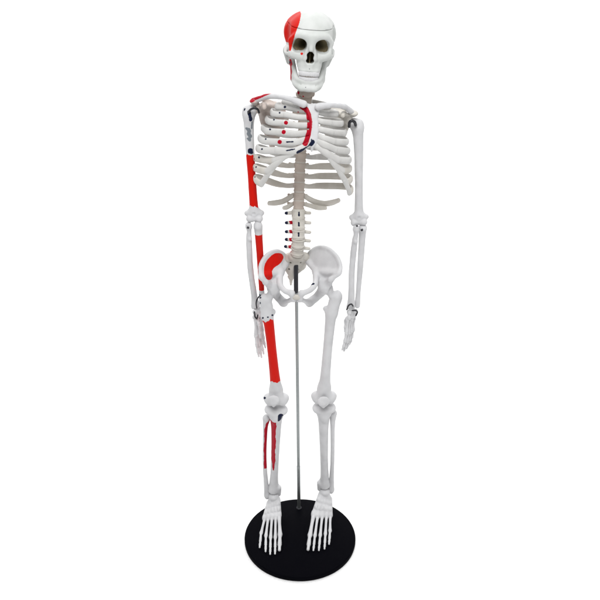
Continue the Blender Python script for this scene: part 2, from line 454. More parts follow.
chain = [V(p) for p in cerv+thor+lumb] + [V((-0.0053, 0.0660, 0.5084))]
def vertebra(kind):
    F_ = Field((-.020, -.011, -.014), (.020, .030, .014), .0008)
    if kind == 'c':
        rx, ry, hh = .0062, .0050, .0026
        F_.cone((-.0030, 0, 0), (.0030, 0, 0), .0040, .0040, .002); F_.ell((0, -.001, 0), (.0095, .0055, .0036), .002)
        for s in (-1, 1):
            F_.tube([(s*.005, .001, 0), (s*.0105, .002, -.0008), (s*.0080, .008, 0), (0, .012, -.001)], [.0024, .0026, .0021, .0018], .0015)
        F_.cone((0, .011, -.001), (0, .016, -.003), .0018, .0017, .0015)
    elif kind == 't':
        F_.cone((0, 0, -.0045), (0, 0, .0045), .0066, .0066, .001); F_.ell((0, 0, -.0055), (.0076, .0066, .0018), .0015); F_.ell((0, 0, .0055), (.0076, .0066, .0018), .0015)
        for s in (-1, 1):
            F_.tube([(s*.0045, .004, .002), (s*.0058, .010, .001), (0, .0145, -.001)], [.0025, .0022, .0021], .0015)
            F_.cone((s*.0055, .0105, .001), (s*.0150, .0150, .002), .0024, .0026, .0015)
        F_.cone((0, .014, -.001), (0, .0235, -.0105), .0022, .0018, .0015)
    else:
        F_.cone((-.0022, 0, -.0042), (-.0022, 0, .0042), .0062, .0062, .002); F_.cone((.0022, 0, -.0042), (.0022, 0, .0042), .0062, .0062, .002)
        for z in (-.0056, .0056): F_.ell((0, .0002, z), (.0098, .0078, .0019), .0015)
        for s in (-1, 1):
            F_.tube([(s*.0055, .005, .002), (s*.0070, .011, .001), (0, .0165, 0)], [.0030, .0026, .0026], .0015)
            F_.cone((s*.0065, .0060, .0012), (s*.0165, .0070, .0005), .0030, .0026, .0020)
            F_.cone((s*.0065, .0125, .004), (s*.0065, .0120, -.008), .0025, .0023, .0015)
        F_.cone((0, .016, .001), (0, .026, -.001), .0024, .0024, .001); F_.cone((0, .016, -.003), (0, .026, -.004), .0022, .0024, .001)
    F_.rough(.00016, 420, 3)
    return F_.net()
VM = {k: vertebra(k) for k in 'ctl'}
names = dict(c='neck_vertebra', t='chest_vertebra', l='lower_back_vertebra')
yaws = [3]*7 + [8]*12 + [4, 2, 1, 0, 0]
rolls = [3]*7 + list(np.linspace(9, 3.5, 12)) + [1, 0, 0, 0, 1]
for i in range(24):
    k = 'c' if i < 7 else 't' if i < 19 else 'l'
    j = i if i < 7 else i-7 if i < 19 else i-19
    prev, nxt = chain[max(i-1, 0)], chain[i+1]
    z = unit(prev - nxt); X, B, _ = axes(yaws[i], rolls[i])
    y = unit(B - (B@z)*z); x = np.cross(y, z)
    fr = Frame(chain[i], x, y, z)
    gap = np.linalg.norm(chain[i]-nxt)
    v, f = VM[k]
    sc_ = np.ones(3)
    if k == 't': sc_ = V(1.38, 1.0, gap/.0135) if j < 2 else V(1.1, .95, gap/.0135) if j < 3 else V(1.05, .95, gap/.0152) if j < 6 else V(1.16, 1.0, gap/.0152)
    if k == 'l': sc_ = V(1.10, 1.0, gap/.0155) if j < 4 else V(1.12, 1, .9)
    if k == 'c': sc_ = V(.98, 1.1, gap/.0070)
    if k == 't': v = np.where(np.abs(v[:, :1]) > .0075, v*V(.10 if j < 2 else .6, 1, 1)+np.sign(v)*V(.00675 if j < 2 else .0030, 0, 0), v)
    if k == 'l': v = np.where(v[:, :1] < -.0098, v, np.where(v[:, :1] > .0098, v*V(.9, 1, 1)+V(.00098, 0, 0), v))
    w = fr(v*sc_)
    pn = {}
    if k == 'l':
        tip = fr(V(-.0172*sc_[0], .0060, .0008)); mid = fr(V(0, -.0072, .0005))
        pn['paint_navy'] = np.maximum(p_ball(w, tip, .0042), p_seg(w, mid+V(0, 0, .0022), mid-V(0, 0, .0022), .0025) if j < 3 else -1)
        pn['paint_crimson'] = np.maximum(p_ball(w, fr(V(-.0105, .002, -.002)), .0046), p_ball(w, fr(V(-.0112, .0050, .003)), .0042)) if j > 0 else np.full(len(w), -1.)
    if k == 'c' and j > 3:
        pn['paint_crimson'] = np.maximum(p_ball(w, fr(V(-.0105, .000, 0)), .0030), p_ball(w, fr(V(-.004, -.006, -.002)), .0022))
        pn['paint_navy'] = p_ball(w, fr(V(-.0090, -.003, .002)), .0016)
    if k == 't' and j == 0:
        pn['paint_crimson'] = p_ball(w, fr(V(-.0060, -.004, 0)), .0030)
    mesh(names[k], w, f, TANBONE if k != 'l' else IVORY, sk, pn)
    # disc below
    if i != 0:
        c = (chain[i]+nxt)/2; r = .0062 if k == 'c' else .0069*sc_[0] if k == 't' else .0098
        vv, ff = lathe([(.0003, -.0013), (r*.92, -.0013), (r, -.0006), (r*1.02, 0), (r, .0006), (r*.92, .0013), (.0003, .0013)], 28)
        vv = vv*V(1, .82, 1.25)
        mesh('spine_disc', Frame(c, x, y, z)(vv), ff, DISC, sk)

# ---- breastbone
stA = [(0.0153, 0.0140, 0.7509), (0.0171, 0.0080, 0.7419), (0.0188, 0.0020, 0.7309), (0.0190, -0.0030, 0.7198), (0.0182, -0.0070, 0.7098), (0.0169, -0.0100, 0.7009)]
stW = [.0098, .0085, .0058, .0062, .0066, .0042]
Xs, Bs, Zs = axes(8, 3, 0)
lo = np.min(stA, 0)-.016; hi = np.max(stA, 0)+.016
st = Field(lo, hi, .0008)
for i in range(5):
    a, b = V(stA[i]), V(stA[i+1])
    for t in np.linspace(0, 1, 5)[:-1]:
        p = a+(b-a)*t; wdt = stW[i]+(stW[i+1]-stW[i])*t
        st.cone(p-Xs*(wdt-.0028), p+Xs*(wdt-.0028), .0030, .0030, .0025)
st.cone(V(stA[5]), V((0.0159, -0.0090, 0.6938)), .0030, .0016, .002)
st.ell(V(stA[0])+V(0, -.001, .0048), (.0045, .006, .003), .002, 'sub')
st.rough(.00018, 300, 6)
redline = [(0.0033, 0.0100, 0.7501), (0.0084, 0.0080, 0.7472), (0.0119, 0.0050, 0.7411), (0.0136, -0.0010, 0.7315), (0.0130, -0.0050, 0.7215), (0.0108, -0.0090, 0.7129), (0.0068, -0.0120, 0.7047)]
navline = [(0.0176, -0.0120, 0.7068), (0.0129, -0.0150, 0.7013), (0.0061, -0.0170, 0.6970), (-0.0020, -0.0180, 0.6932)]
def front_paint(W, Nn=None):
    red = p_path(W, redline, .0042)
    return dict(paint_crimson=red)
def st_paint(L, W):
    return dict(paint_crimson=p_path(W, redline, .0040), paint_navy=np.maximum(p_path(W, navline, .0036), p_seg(W, (0.0156, -0.0120, 0.7108), (0.0163, -0.0140, 0.7018), .0022)))
bone('breastbone', st, WORLD, sk, WHITE, st_paint, label='breastbone with a red line along one edge')

# ---- ribs
rr = [.0038, .0042, .0045, .0047, .0049, .0050, .0052, .0054, .0054, .0053, .0044, .0036]
back_w = [.024, .036, .044, .050, .055, .058, .061, .063, .064, .063]
SIDE = {-1: [(-0.0237, 0.0400, 0.7527), (-0.0322, 0.0420, 0.7469), (-0.0401, 0.0440, 0.7376), (-0.0474, 0.0450, 0.7270), (-0.0536, 0.0450, 0.7144), (-0.0583, 0.0440, 0.7004), (-0.0615, 0.0440, 0.6861), (-0.0645, 0.0440, 0.6716), (-0.0657, 0.0440, 0.6576), (-0.0656, 0.0450, 0.6418)],
        1: [(0.0419, 0.0400, 0.7459), (0.0506, 0.0420, 0.7359), (0.0588, 0.0440, 0.7223), (0.0639, 0.0450, 0.7087), (0.0671, 0.0450, 0.6955), (0.0691, 0.0440, 0.6825), (0.0711, 0.0440, 0.6701), (0.0730, 0.0440, 0.6562), (0.0743, 0.0440, 0.6413), (0.0751, 0.0450, 0.6260)]}
FRONT = {-1: [(-0.0082, 0.0200, 0.7512), (-0.0185, 0.0160, 0.7483), (-0.0197, 0.0080, 0.7396), (-0.0218, 0.0020, 0.7296), (-0.0238, -0.0030, 0.7180), (-0.0280, -0.0040, 0.7050), (-0.0316, -0.0040, 0.6934), (-0.0361, 0.0020, 0.6781), (-0.0464, 0.0080, 0.6610), (-0.0551, 0.0180, 0.6402)],
         1: [(0.0329, 0.0200, 0.7472), (0.0384, 0.0160, 0.7391), (0.0417, 0.0080, 0.7282), (0.0437, 0.0020, 0.7169), (0.0458, -0.0030, 0.7055), (0.0483, -0.0040, 0.6946), (0.0533, -0.0020, 0.6797), (0.0596, 0.0060, 0.6622), (0.0655, 0.0140, 0.6435), (0.0714, 0.0240, 0.6260)]}
CARTMID = {-1: [None, (-0.0041, 0.0120, 0.7459), (-0.0041, 0.0030, 0.7372), (-0.0041, -0.0040, 0.7275), (-0.0054, -0.0100, 0.7174), (-0.0081, -0.0140, 0.7068), (-0.0081, -0.0150, 0.6952)],
           1: [None, (0.0307, 0.0120, 0.7409), (0.0313, 0.0030, 0.7307), (0.0316, -0.0040, 0.7208), (0.0323, -0.0100, 0.7112), (0.0332, -0.0130, 0.7032), (0.0368, -0.0130, 0.6913)]}
JOIN = {-1: [((-0.0109, -0.0140, 0.6917), (-0.0234, -0.0070, 0.6848)), ((-0.0220, -0.0080, 0.6846), (-0.0347, -0.0010, 0.6732)), ((-0.0333, -0.0010, 0.6732), (-0.0458, 0.0080, 0.6560))],
        1: [((0.0404, -0.0110, 0.6847), (0.0499, -0.0040, 0.6718)), ((0.0521, -0.0020, 0.6678), (0.0598, 0.0060, 0.6543)), ((0.0622, 0.0080, 0.6488), (0.0685, 0.0170, 0.6354))]}
FLOAT = {-1: [[(-0.0244, 0.0740, 0.5986), (-0.0363, 0.0640, 0.5985), (-0.0466, 0.0520, 0.6015)], [(-0.0183, 0.0680, 0.5910), (-0.0220, 0.0660, 0.5903), (-0.0250, 0.0630, 0.5909)]],
         1: [[(0.0213, 0.0740, 0.5978), (0.0364, 0.0660, 0.5966), (0.0479, 0.0540, 0.6018), (0.0575, 0.0440, 0.6085)], [(0.0168, 0.0700, 0.5918), (0.0273, 0.0640, 0.5906), (0.0389, 0.0580, 0.5920)]]}
srow = {-1: [106.5, 111, 118, 125, 132, 138.3, 143.3], 1: [108, 112.7, 120.3, 128, 135, 140.3, 144.5]}
def sternal(i, s):
    t = (srow[s][i]-105.5)/40.5*5; j = min(int(t), 4); u = t-j
    p = V(stA[j])*(1-u)+V(stA[j+1])*u; wdt = stW[j]*(1-u)+stW[j+1]*u
    return p + Xs*s*(wdt-.001) + V(0, .001, 0)
DOTS_RED = [((-0.0184, -0.0300, 0.7361), (-0.0199, 0.0450, 0.7218), 0.0036), ((-0.0216, -0.0300, 0.7239), (-0.0232, 0.0450, 0.7087), 0.0038), ((-0.0270, -0.0300, 0.7107), (-0.0291, 0.0450, 0.6945), 0.0038), ((-0.0026, -0.0300, 0.7495), (-0.0028, 0.0450, 0.7363), 0.0022)]; DOTS_NAVY = [((-0.0196, -0.0300, 0.7563), (-0.0211, 0.0450, 0.7437), 0.0026), ((-0.0266, -0.0300, 0.7489), (-0.0286, 0.0450, 0.7356), 0.0021), ((-0.0342, -0.0300, 0.7400), (-0.0368, 0.0450, 0.7260), 0.0022), ((-0.0396, -0.0300, 0.7274), (-0.0427, 0.0450, 0.7125), 0.0023), ((-0.0457, -0.0300, 0.7146), (-0.0492, 0.0450, 0.6988), 0.0021), ((-0.0508, -0.0300, 0.7013), (-0.0547, 0.0450, 0.6844), 0.0022), ((-0.0550, -0.0300, 0.6899), (-0.0593, 0.0450, 0.6721), 0.0024), ((-0.0594, -0.0300, 0.6769), (-0.0640, 0.0450, 0.6581), 0.0021), ((-0.0611, -0.0300, 0.6632), (-0.0658, 0.0450, 0.6433), 0.0019), ((-0.0621, -0.0300, 0.6506), (-0.0669, 0.0450, 0.6298), 0.0019)]; SLASH = [((-0.0180, -0.0300, 0.7107), (-0.0191, 0.0300, 0.6977), (-0.0093, -0.0300, 0.7109), (-0.0099, 0.0300, 0.6980), 0.0018), ((-0.0181, -0.0300, 0.6993), (-0.0192, 0.0300, 0.6856), (-0.0073, -0.0300, 0.7010), (-0.0078, 0.0300, 0.6875), 0.0018)]
for s in (-1, 1):
    for i in range(12):
        X, B, Z = axes(yawT, rolls[7+i], 6)
        So = V(thor[i])
        G = lambda x, y, z: So + X*(s*x) + B*y + Z*z
        up = Z; r = rr[i]
        if i < 10:
            lt, fr_ = V(SIDE[s][i]), V(FRONT[s][i]); w_ = back_w[i]
            bk = G(w_*.55, .0165, -.002); bk[2] = bk[2]*.55 + .45*(lt[2]*.5+So[2]*.5) - .0015
            bl = lt + (V(bk)-lt)*.22 + V(s*.0012, .012, -.001)
            fl = lt*.5 + fr_*.5 + V(s*(.0065 if i < 7 else .0015), -.007 if i < 7 else -.003, 0)
            pts = [G(.0075, .007, .001), G(.018, .0150, -.001), bk, bl, lt, fl, fr_]
            rad = [r*.72, r*.70, r*.94, r*.98, r*.97, r*.95, r*.94]
            if i == 0: pts = [G(.0075, .006, 0), G(.016, .010, 0), lt, fr_]; rad = [.003, .003, .0038, .004]
            cart = [fr_, V(CARTMID[s][i]), sternal(i, s)] if 0 < i < 7 else [fr_, (fr_+sternal(0, s))/2, sternal(0, s)] if i == 0 else [fr_, V(JOIN[s][i-7][1]), V(JOIN[s][i-7][0])]
        else:
            pts = [G(.0075, .006, .001)] + [V(p) for p in FLOAT[s][i-10]]
            rad = [r*.85] + [r]*(len(pts)-2) + [r*.8]
            cart = None
        v, f = sweep(pts, rad, .55, up, n=20, ring=24)
        def dots(W):
            if s > 0: return {}
            red = np.full(len(W), -1.); nav = red.copy()
            for a, b, r in DOTS_RED: red = np.maximum(red, p_seg(W, a, b, r))
            for a, b, r in DOTS_NAVY: nav = np.maximum(nav, p_seg(W, a, b, r))
            sl_ = red.copy()*0-1
            for a, b, c, d, r in SLASH:
                for t in np.linspace(0, 1, 25): sl_ = np.maximum(sl_, p_seg(W, V(a)*(1-t)+V(c)*t, V(b)*(1-t)+V(d)*t, r))
            return dict(paint_crimson=red if i < 8 else red*0-1, paint_navy=np.maximum(nav, sl_))
        dp = dots(v)
        if s < 0 and i in (6, 7, 8): dp['paint_crimson'] = np.maximum(dp['paint_crimson'], p_ball(v, V(SIDE[s][i])+V(-.003, -.006, 0), .0036))
        rb = mesh('rib', v, f, IVORY if i > 6 else CART, sk, dp, label='rib with painted muscle dots' if s < 0 and i < 10 else None)
        if cart:
            v, f = sweep(cart, [rr[i]*.99, rr[i]*.92, rr[i]*.9] if i < 7 else [rr[i]*.95, rr[i]*.82, rr[i]*.7], .62, up, n=24, ring=24)
            pn = dots(v)
            if s < 0:
                pn['paint_crimson'] = np.maximum(pn['paint_crimson'], p_path(v, redline, .0047))
                pn['paint_navy'] = np.maximum(pn['paint_navy'], p_path(v, navline, .0040))
            mesh('rib_cartilage', v, f, CART, rb, pn)

# ---- shoulder girdle
def clavicle(pts, paint=None, label=None):
    P = [V(p) for p in pts]
    c = Field(np.min(P, 0)-.008, np.max(P, 0)+.008, .0008)
    c.tube(P, [.0050, .0038, .0034, .0040, .0040], .002, n=7)
    c.rough(.0002, 300, 8)
    bone('collarbone', c, WORLD, sk, WHITE, paint, label)
RCL = [(0.0047, 0.0060, 0.7539), (-0.0121, 0.0040, 0.7609), (-0.0285, 0.0160, 0.7624), (-0.0456, 0.0340, 0.7596), (-0.0618, 0.0480, 0.7528)]
clavicle(RCL, lambda L, W: dict(paint_crimson=np.minimum(p_path(W, [V((-0.0399, 0.0300, 0.7624))+V(0, 0, .003), V((-0.0616, 0.0460, 0.7553))+V(0, -.001, .002)], .0052), 1)), 'collarbone with a red painted outer end')
clavicle([(0.0244, 0.0060, 0.7505), (0.0364, 0.0030, 0.7529), (0.0505, 0.0160, 0.7504), (0.0626, 0.0340, 0.7455), (0.0737, 0.0500, 0.7352)])
def scapula(G, Su, I, M, Acr, Cor, lat, paint=None, label=None):
    G, Su, I, M, Acr, Cor = map(V, (G, Su, I, M, Acr, Cor))
    P = np.array([G, Su, I, M, Acr, Cor])
    c = Field(P.min(0)-.012, P.max(0)+.012, .0009)
    Mm = (Su+M)/2
    c.tri(G, Su, M, .0017, .002); c.tri(G, M, I, .0017, .002)
    c.tube([G, (G*.55+I*.45)+V(lat, 0, 0)*.002, I], [.0042, .0032, .0030], .003)
    c.tube([Su, (Su+M)/2, M, I], [.002, .002, .0021, .0028], .002)
    c.cone(G, G+V(lat*.001, -.001, 0), .0072, .0066, .003)
    c.ball(G+V(lat*.0085, -.002, 0), .0058, .001, 'sub')
    sp0 = Su*.35+M*.65 + V(0, .003, 0)
    sp1 = (G*.6+Su*.4) + V(0, .013, .004)
    c.tube([sp0, sp1, (sp1*.4+Acr*.6)+V(0, .006, .003), Acr], [.0022, .0030, .0036, .0046], .003)
    c.tri(sp0, sp1, (G*.6+Su*.4), .0016, .003)
    c.tri(G, Su, sp1, .0026, .004); c.tri(G, Cor*.4+G*.6+V(0, 0, .004), (G+Su)/2, .0030, .004)
    c.ell(Acr, (.0070, .0080, .0036), .003)
    c.tube([G+V(-lat*.006, -.004, .005), (G+Cor)/2+V(-lat*.003, 0, .005), Cor], [.0040, .0034, .0030], .003)
    c.rough(.0002, 300, 9)
    bone('shoulder_blade', c, WORLD, sk, ROSY if lat < 0 else IVORY, paint, label, soft=6)
scapula((-0.0576, 0.0560, 0.7397), (-0.0265, 0.0980, 0.7391), (-0.0425, 0.1040, 0.6726), (-0.0195, 0.1050, 0.7145), (-0.0641, 0.0500, 0.7508), (-0.0490, 0.0260, 0.7462), -1,
        lambda L, W: dict(paint_crimson=p_seg(W, (-0.0666, 0.0460, 0.7538), (-0.0563, 0.0520, 0.7563), .0058),
                          paint_navy=np.maximum(p_ball(W, (-0.0538, 0.0260, 0.7482), .0026), p_ball(W, (-0.0475, 0.0240, 0.7503), .0020))), 'shoulder blade with red and dark marks')
scapula((0.0695, 0.0580, 0.7249), (0.0443, 0.0980, 0.7333), (0.0564, 0.1040, 0.6665), (0.0330, 0.1050, 0.7070), (0.0760, 0.0520, 0.7333), (0.0589, 0.0260, 0.7353), 1)

# ---- arms
def humerus(a, b, lat, paint=None, label=None):
    fr = bone_frame(a, b, (lat, 0, 0)); L = np.linalg.norm(V(a)-V(b)); k = L/.155
    c = Field((-.018, -.015, -L-.011), (.018, .015, .014), .0009)
    c.ell((-.0040, .0005, .0005), (.0082, .0085, .0085), .003)
    c.ell((.0040, .000, -.002), (.0062, .0078, .0088), .004)
    c.ell((.000, -.0062, -.004), (.0030, .0032, .0055), .003)
    c.ell((.0012, -.0090, -.006), (.0012, .0030, .0110), .001, 'sub')
    c.tube([(.001, 0, -.008), (.0016, 0, -.020), (.0016, 0, -.055*k), (.0006, 0, -.105*k), (0, 0, -.132*k), (0, 0, -.146*k)], [.0088, .0073, .0064, .0060, .0064, .0072], .004)
    c.tube([(-.0105, .001, -.147*k), (0, 0, -.143*k), (.0105, .001, -.147*k)], [.0046, .0052, .0042], .004)
    c.tube([(-.0075, -.0018, -L), (-.0028, -.0018, -L+.001), (.0010, -.0018, -L), (.0068, -.0025, -L+.0005)], [.0056, .0040, .0042, .0054], .002)
    c.ell((0, .0075, -.147*k), (.0042, .0042, .0042), .0015, 'sub'); c.ell((0, -.0085, -.147*k), (.0036, .0034, .0034), .0015, 'sub')
    c.rough(.00011, 100, 11)
    return bone('upper_arm_bone', c, fr, sk, WHITE, paint, label)
RH, RE = (-0.0723, 0.0580, 0.7366), (-0.0688, 0.0500, 0.5782)
LH, LE = (0.0816, 0.0580, 0.7175), (0.0893, 0.0500, 0.5727)
zr = (-0.0619, -0.1401)
def rh_paint(L, W):
    z = L[:, 2]
    an = np.arctan2(L[:, 1], L[:, 0]); wv = .0010*np.sin(an*2+.6)+.0007*np.sin(an*5+2)+.0004*np.sin(an*11)
    red = np.minimum(z - zr[1] + 1.3*wv, zr[0] - z - wv)
    nav = np.maximum(np.maximum(p_seg(L, (-.001, -.006, zr[0]+.0036), (.002, -.006, zr[0]+.0046), .0036), np.minimum(p_seg(L, (.000, -.006, zr[0]+.0062), (.001, -.006, zr[0]+.0062), .0042), 1)), p_seg(L, (.000, -.009, -.001), (-.002, -.0075, -.012), .0034))
    nav = np.maximum(nav, p_seg(L, (.006, -.006, .003), (.007, -.004, -.010), .0022))
    wob = .0007*(np.sin(L[:, 0]*800+L[:, 2]*420)+np.sin(L[:, 2]*900-L[:, 0]*500+1))
    gry = wob + np.maximum(p_seg(L, (.0026, -.007, -.025), (.0006, -.007, -.033), .0040), p_seg(L, (.0000, -.007, -.032), (.0020, -.007, -.040), .0034))
    gry = np.maximum(gry, p_seg(L, (-.004, -.006, -.016), (-.003, -.006, -.024), .0024))
    return dict(paint_red=red, paint_navy=nav, paint_grey=gry)
humerus(RH, RE, -1, rh_paint, 'upper arm bone with a long red painted shaft and dark marks')
humerus(LH, LE, 1)

def ulna(a, b, paint=None, label=None, r=1.0):
    fr = bone_frame(a, b, (1, 0, 0)); L = np.linalg.norm(V(a)-V(b))
    c = Field((-.012, -.014, -L-.008), (.012, .014, .016), .0008)
    c.ell((0, .0055, .0055), (.0056, .0048, .0085), .003); c.ell((0, -.0035, -.004), (.0056, .0062, .0050), .004)
    c.cone((-.008, -.0035, .0045), (.008, -.0035, .0045), .0042, .0042, .001, 'sub')
    c.tube([(0, 0, -.004), (0, .001, -.022), (.0004, .0012, -.5*L), (0, 0, -.82*L), (0, 0, -L)], [V_*r for V_ in (.0062, .0052, .0047, .0039, .0046)], .003)
    c.cone((0, .003, -L), (0, .0032, -L-.0045), .0019, .0012, .002)
    c.rough(.00011, 100, 12)
    return bone('ulna', c, fr, sk, WHITE, paint, label)
def radius(a, b, bow, paint=None, label=None):
    fr = bone_frame(a, b, (1, 0, 0)); L = np.linalg.norm(V(a)-V(b))
    c = Field((-.013, -.013, -L-.008), (.013, .013, .008), .0008)
    c.cone((0, 0, -.0025), (0, 0, 0), .0053, .0050, .001); c.ball((0, 0, .0058), .0040, .001, 'sub')
    c.tube([(0, 0, -.004), (0, 0, -.013), (bow*.4, 0, -.022), (bow, -.001, -.5*L), (bow*.3, 0, -.86*L), (0, 0, -L)], [.0040, .0036, .0044, .0047, .0050, .0068], .002)
    c.ball((-bow*.2, -.004, -.022), .0030, .003)
    c.ell((0, 0, -L-.0065), (.0060, .0050, .0032), .0015, 'sub'); c.cone((.0045 if bow > 0 else -.0045, 0, -L), (.0052 if bow > 0 else -.0052, 0, -L-.005), .0024, .0016, .002)
    c.rough(.00011, 100, 13)
    return bone('radius', c, fr, sk, WHITE, paint, label)
ru = ((-0.0632, 0.0460, 0.5717), (-0.0604, 0.0620, 0.4363))
zu = (-0.0167, -0.1160)
ulna(*ru, paint=lambda L, W: dict(paint_red=np.minimum(L[:, 2]-zu[1], zu[0]-L[:, 2]), paint_navy=np.minimum(np.minimum(L[:, 2]-zu[1]+.010, zu[1]-.005-L[:, 2]), .001-L[:, 1])), label='ulna with a long red painted shaft', r=1.12)
radius((-0.0772, 0.0440, 0.5700), (-0.0716, 0.0660, 0.4265), -.003, lambda L, W: dict(paint_navy=p_ball(L, (0, -.0055, -.002), .0022)), None)
ulna((0.0953, 0.0500, 0.5672), (0.0911, 0.0520, 0.4330), lambda L, W: dict(paint_navy=p_ball(L, (-.001, -.0085, -.003), .0020)), None)
radius((0.0846, 0.0420, 0.5667), (0.0807, 0.0460, 0.4349), -.0025)

def hand(wrist, down, wide, palm, sc=1.0, curl=.25, spread=1.0, thumb=1.0):
    """wrist at the forearm's end; down = along the fingers, wide = towards the thumb side, palm = way the palm faces"""
    d, w = unit(down), V(wide); w = unit(w-(w@d)*d); p = np.cross(d, w); p = p if p@V(palm) > 0 else -p
    fr = Frame(wrist, w, p, -d)
    c = Field((-.016, -.010, -.026), (.016, .010, .006), .0007)
    r_ = np.random.default_rng(5)
    for row, zz in ((0, -.0045), (1, -.0130)):
        for i in range(4):
            x = (i-1.5)*.0056; z = zz - (.0012*(1.5-abs(i-1.5)) if row == 0 else -.0008*(1.5-abs(i-1.5)))
            c.ell((x+r_.normal()*.0004, r_.normal()*.0006, z), (.0034, .0042, .0046), .0009)
    c.ell((.001, 0, -.009), (.008, .0030, .0065), .001)
    c.rough(.00015, 500, 15)
    hb = bone('hand', c, fr, sk, WHITE)
    ln = [.036, .036, .033, .030]
    for i in range(4):
        x0 = (1.5-i)*.0058; x1 = (1.5-i)*.0086*spread
        b0, b1 = V(x0, 0, -.0175), V(x1, -.001, -.0175-ln[i]*.98*sc)
        v, f = sweep([b0, b0*.8+b1*.2, b0*.5+b1*.5, b0*.2+b1*.8, b1], [.0032, .0024, .0019, .0024, .0031], 1, (0, 1, 0), n=5, ring=12)
        mesh('metacarpal', fr(v), f, WHITE, hb, flip=fr.det < 0)
        segs = [(.0215, .0130, .0100), (.024, .0155, .0105), (.0225, .0145, .0105), (.018, .0105, .0095)][i]
        pos = b1 + V(0, 0, -.0028); ang = curl*.6
        fv, ff, base = [], [], 0
        dirx = unit(b1-b0)[0]
        for q, sl in enumerate(segs):
            sl = sl*sc
            dr = unit(V(dirx*.6, math.sin(ang), -math.cos(ang)))
            e = pos+dr*sl
            rb_ = [.0034, .0030, .0026][q]
            v, f = sweep([pos, pos+dr*sl*.25, pos+dr*sl*.6, e], [rb_, rb_*.72, rb_*.64, rb_*.82 if q < 2 else rb_*.6], 1, (0, 1, 0), n=4, ring=12)
            fv.append(v); ff += [tuple(j+base for j in t) for t in f]; base += len(v)
            pos = e+dr*.0022; ang += curl
        mesh('finger', fr(np.vstack(fv)), ff, WHITE, hb, flip=fr.det < 0)
    b0, b1 = V(.0085, .002, -.0150), V(.0085+.009*thumb, .006+.005*thumb, -.0350*sc)
    v, f = sweep([b0, b0*.5+b1*.5, b1], [.0034, .0023, .0032], 1, (0, 1, 0), n=7, ring=12)
    mesh('thumb_metacarpal', fr(v), f, WHITE, hb, flip=fr.det < 0)
    fv, ff, base = [], [], 0; pos = b1+unit(b1-b0)*.0025; dr = unit(V(.25*thumb, .32*thumb, -1))
    for q, sl in enumerate((.0155, .0115)):
        e = pos+dr*sl*sc
        v, f = sweep([pos, pos+dr*sl*.3, pos+dr*sl*.7, e], [.0031, .0023, .0021, .0026 if q == 0 else .0016], 1, (0, 1, 0), n=4, ring=12)
        fv.append(v); ff += [tuple(j+base for j in t) for t in f]; base += len(v); pos = e+dr*.0022
    mesh('thumb', fr(np.vstack(fv)), ff, WHITE, hb, flip=fr.det < 0)
    return fr
hr = hand((-0.0684, 0.0660, 0.4220), V((-0.0633, 0.0520, 0.3397))-V((-0.0684, 0.0660, 0.4220)), (-.50, -.86, 0), (1, -.3, 0), .68, .07, .75, .10)
hl = hand((0.0829, 0.0480, 0.4287), V((0.0754, 0.0340, 0.3643))-V((0.0829, 0.0480, 0.4287)), (-.62, -.78, 0), (-1, .6, 0), .53, .10, .70, -.25)

# ---- pelvis
def hip(side, cr, asis, aiis, acet, arc, si, pubtop, pub, isch, ischtop, paint=None, label=None):
    P = [V(p) for p in cr+[asis, aiis, acet, arc, si, pubtop, pub, isch, ischtop]]
    asis, aiis, acet, arc, si, pubtop, pub, isch, ischtop = map(V, (asis, aiis, acet, arc, si, pubtop, pub, isch, ischtop))
    cr = [V(p) for p in cr]
    c = Field(np.min(P, 0)-.014, np.max(P, 0)+.014, .0009)
    rim = [si]+cr+[asis]
    fan, _ = spline(rim, .002, 4)
    for i in range(len(fan)-1): c.tri(arc, fan[i], fan[i+1], .0018, .001 if i else .004)
    c.tri(arc, asis, acet, .0020, .008)
    c.tube(rim+[aiis], [.0034]+[.0027]*len(cr)+[.0030, .0038], .003, n=6)
    c.cone(aiis, acet, .0040, .0085, .004)
    c.cone(arc, acet, .0045, .0095, .005)
    c.tube([si, arc], [.0055, .0048], .004, n=3)
    c.ball(acet, .0125, .004)
    c.tube([arc, arc*.62+pubtop*.38+V(side*.0068, -.006, -.0035), arc*.28+pubtop*.72+V(side*.0062, -.005, -.0030), pubtop], [.0048, .0046, .0042, .0044], .004)
    c.cone(pubtop, pub, .0048, .0046, .003)
    c.tube([pub, (pub+isch)/2+V(0, .002, -.001), isch], [.0044, .0036, .0062], .003)
    c.tube([acet, ischtop, isch], [.0095, .0068, .0066], .004)
    c.ball(acet+V(side*.0105, -.004, -.003), .0098, .0015, 'sub')
    c.rough(.0002, 240, 21)
    bone('hip_bone', c, WORLD, sk, WHITE, paint, label, soft=18)
scr = [(284.8, 284), (313.0, 284)]
rred = [(-0.0293, 0.0500, 0.5182), (-0.0391, 0.0450, 0.5190), (-0.0467, 0.0400, 0.5119), (-0.0490, 0.0350, 0.5024), (-0.0474, 0.0300, 0.4929), (-0.0452, 0.0300, 0.4862)]
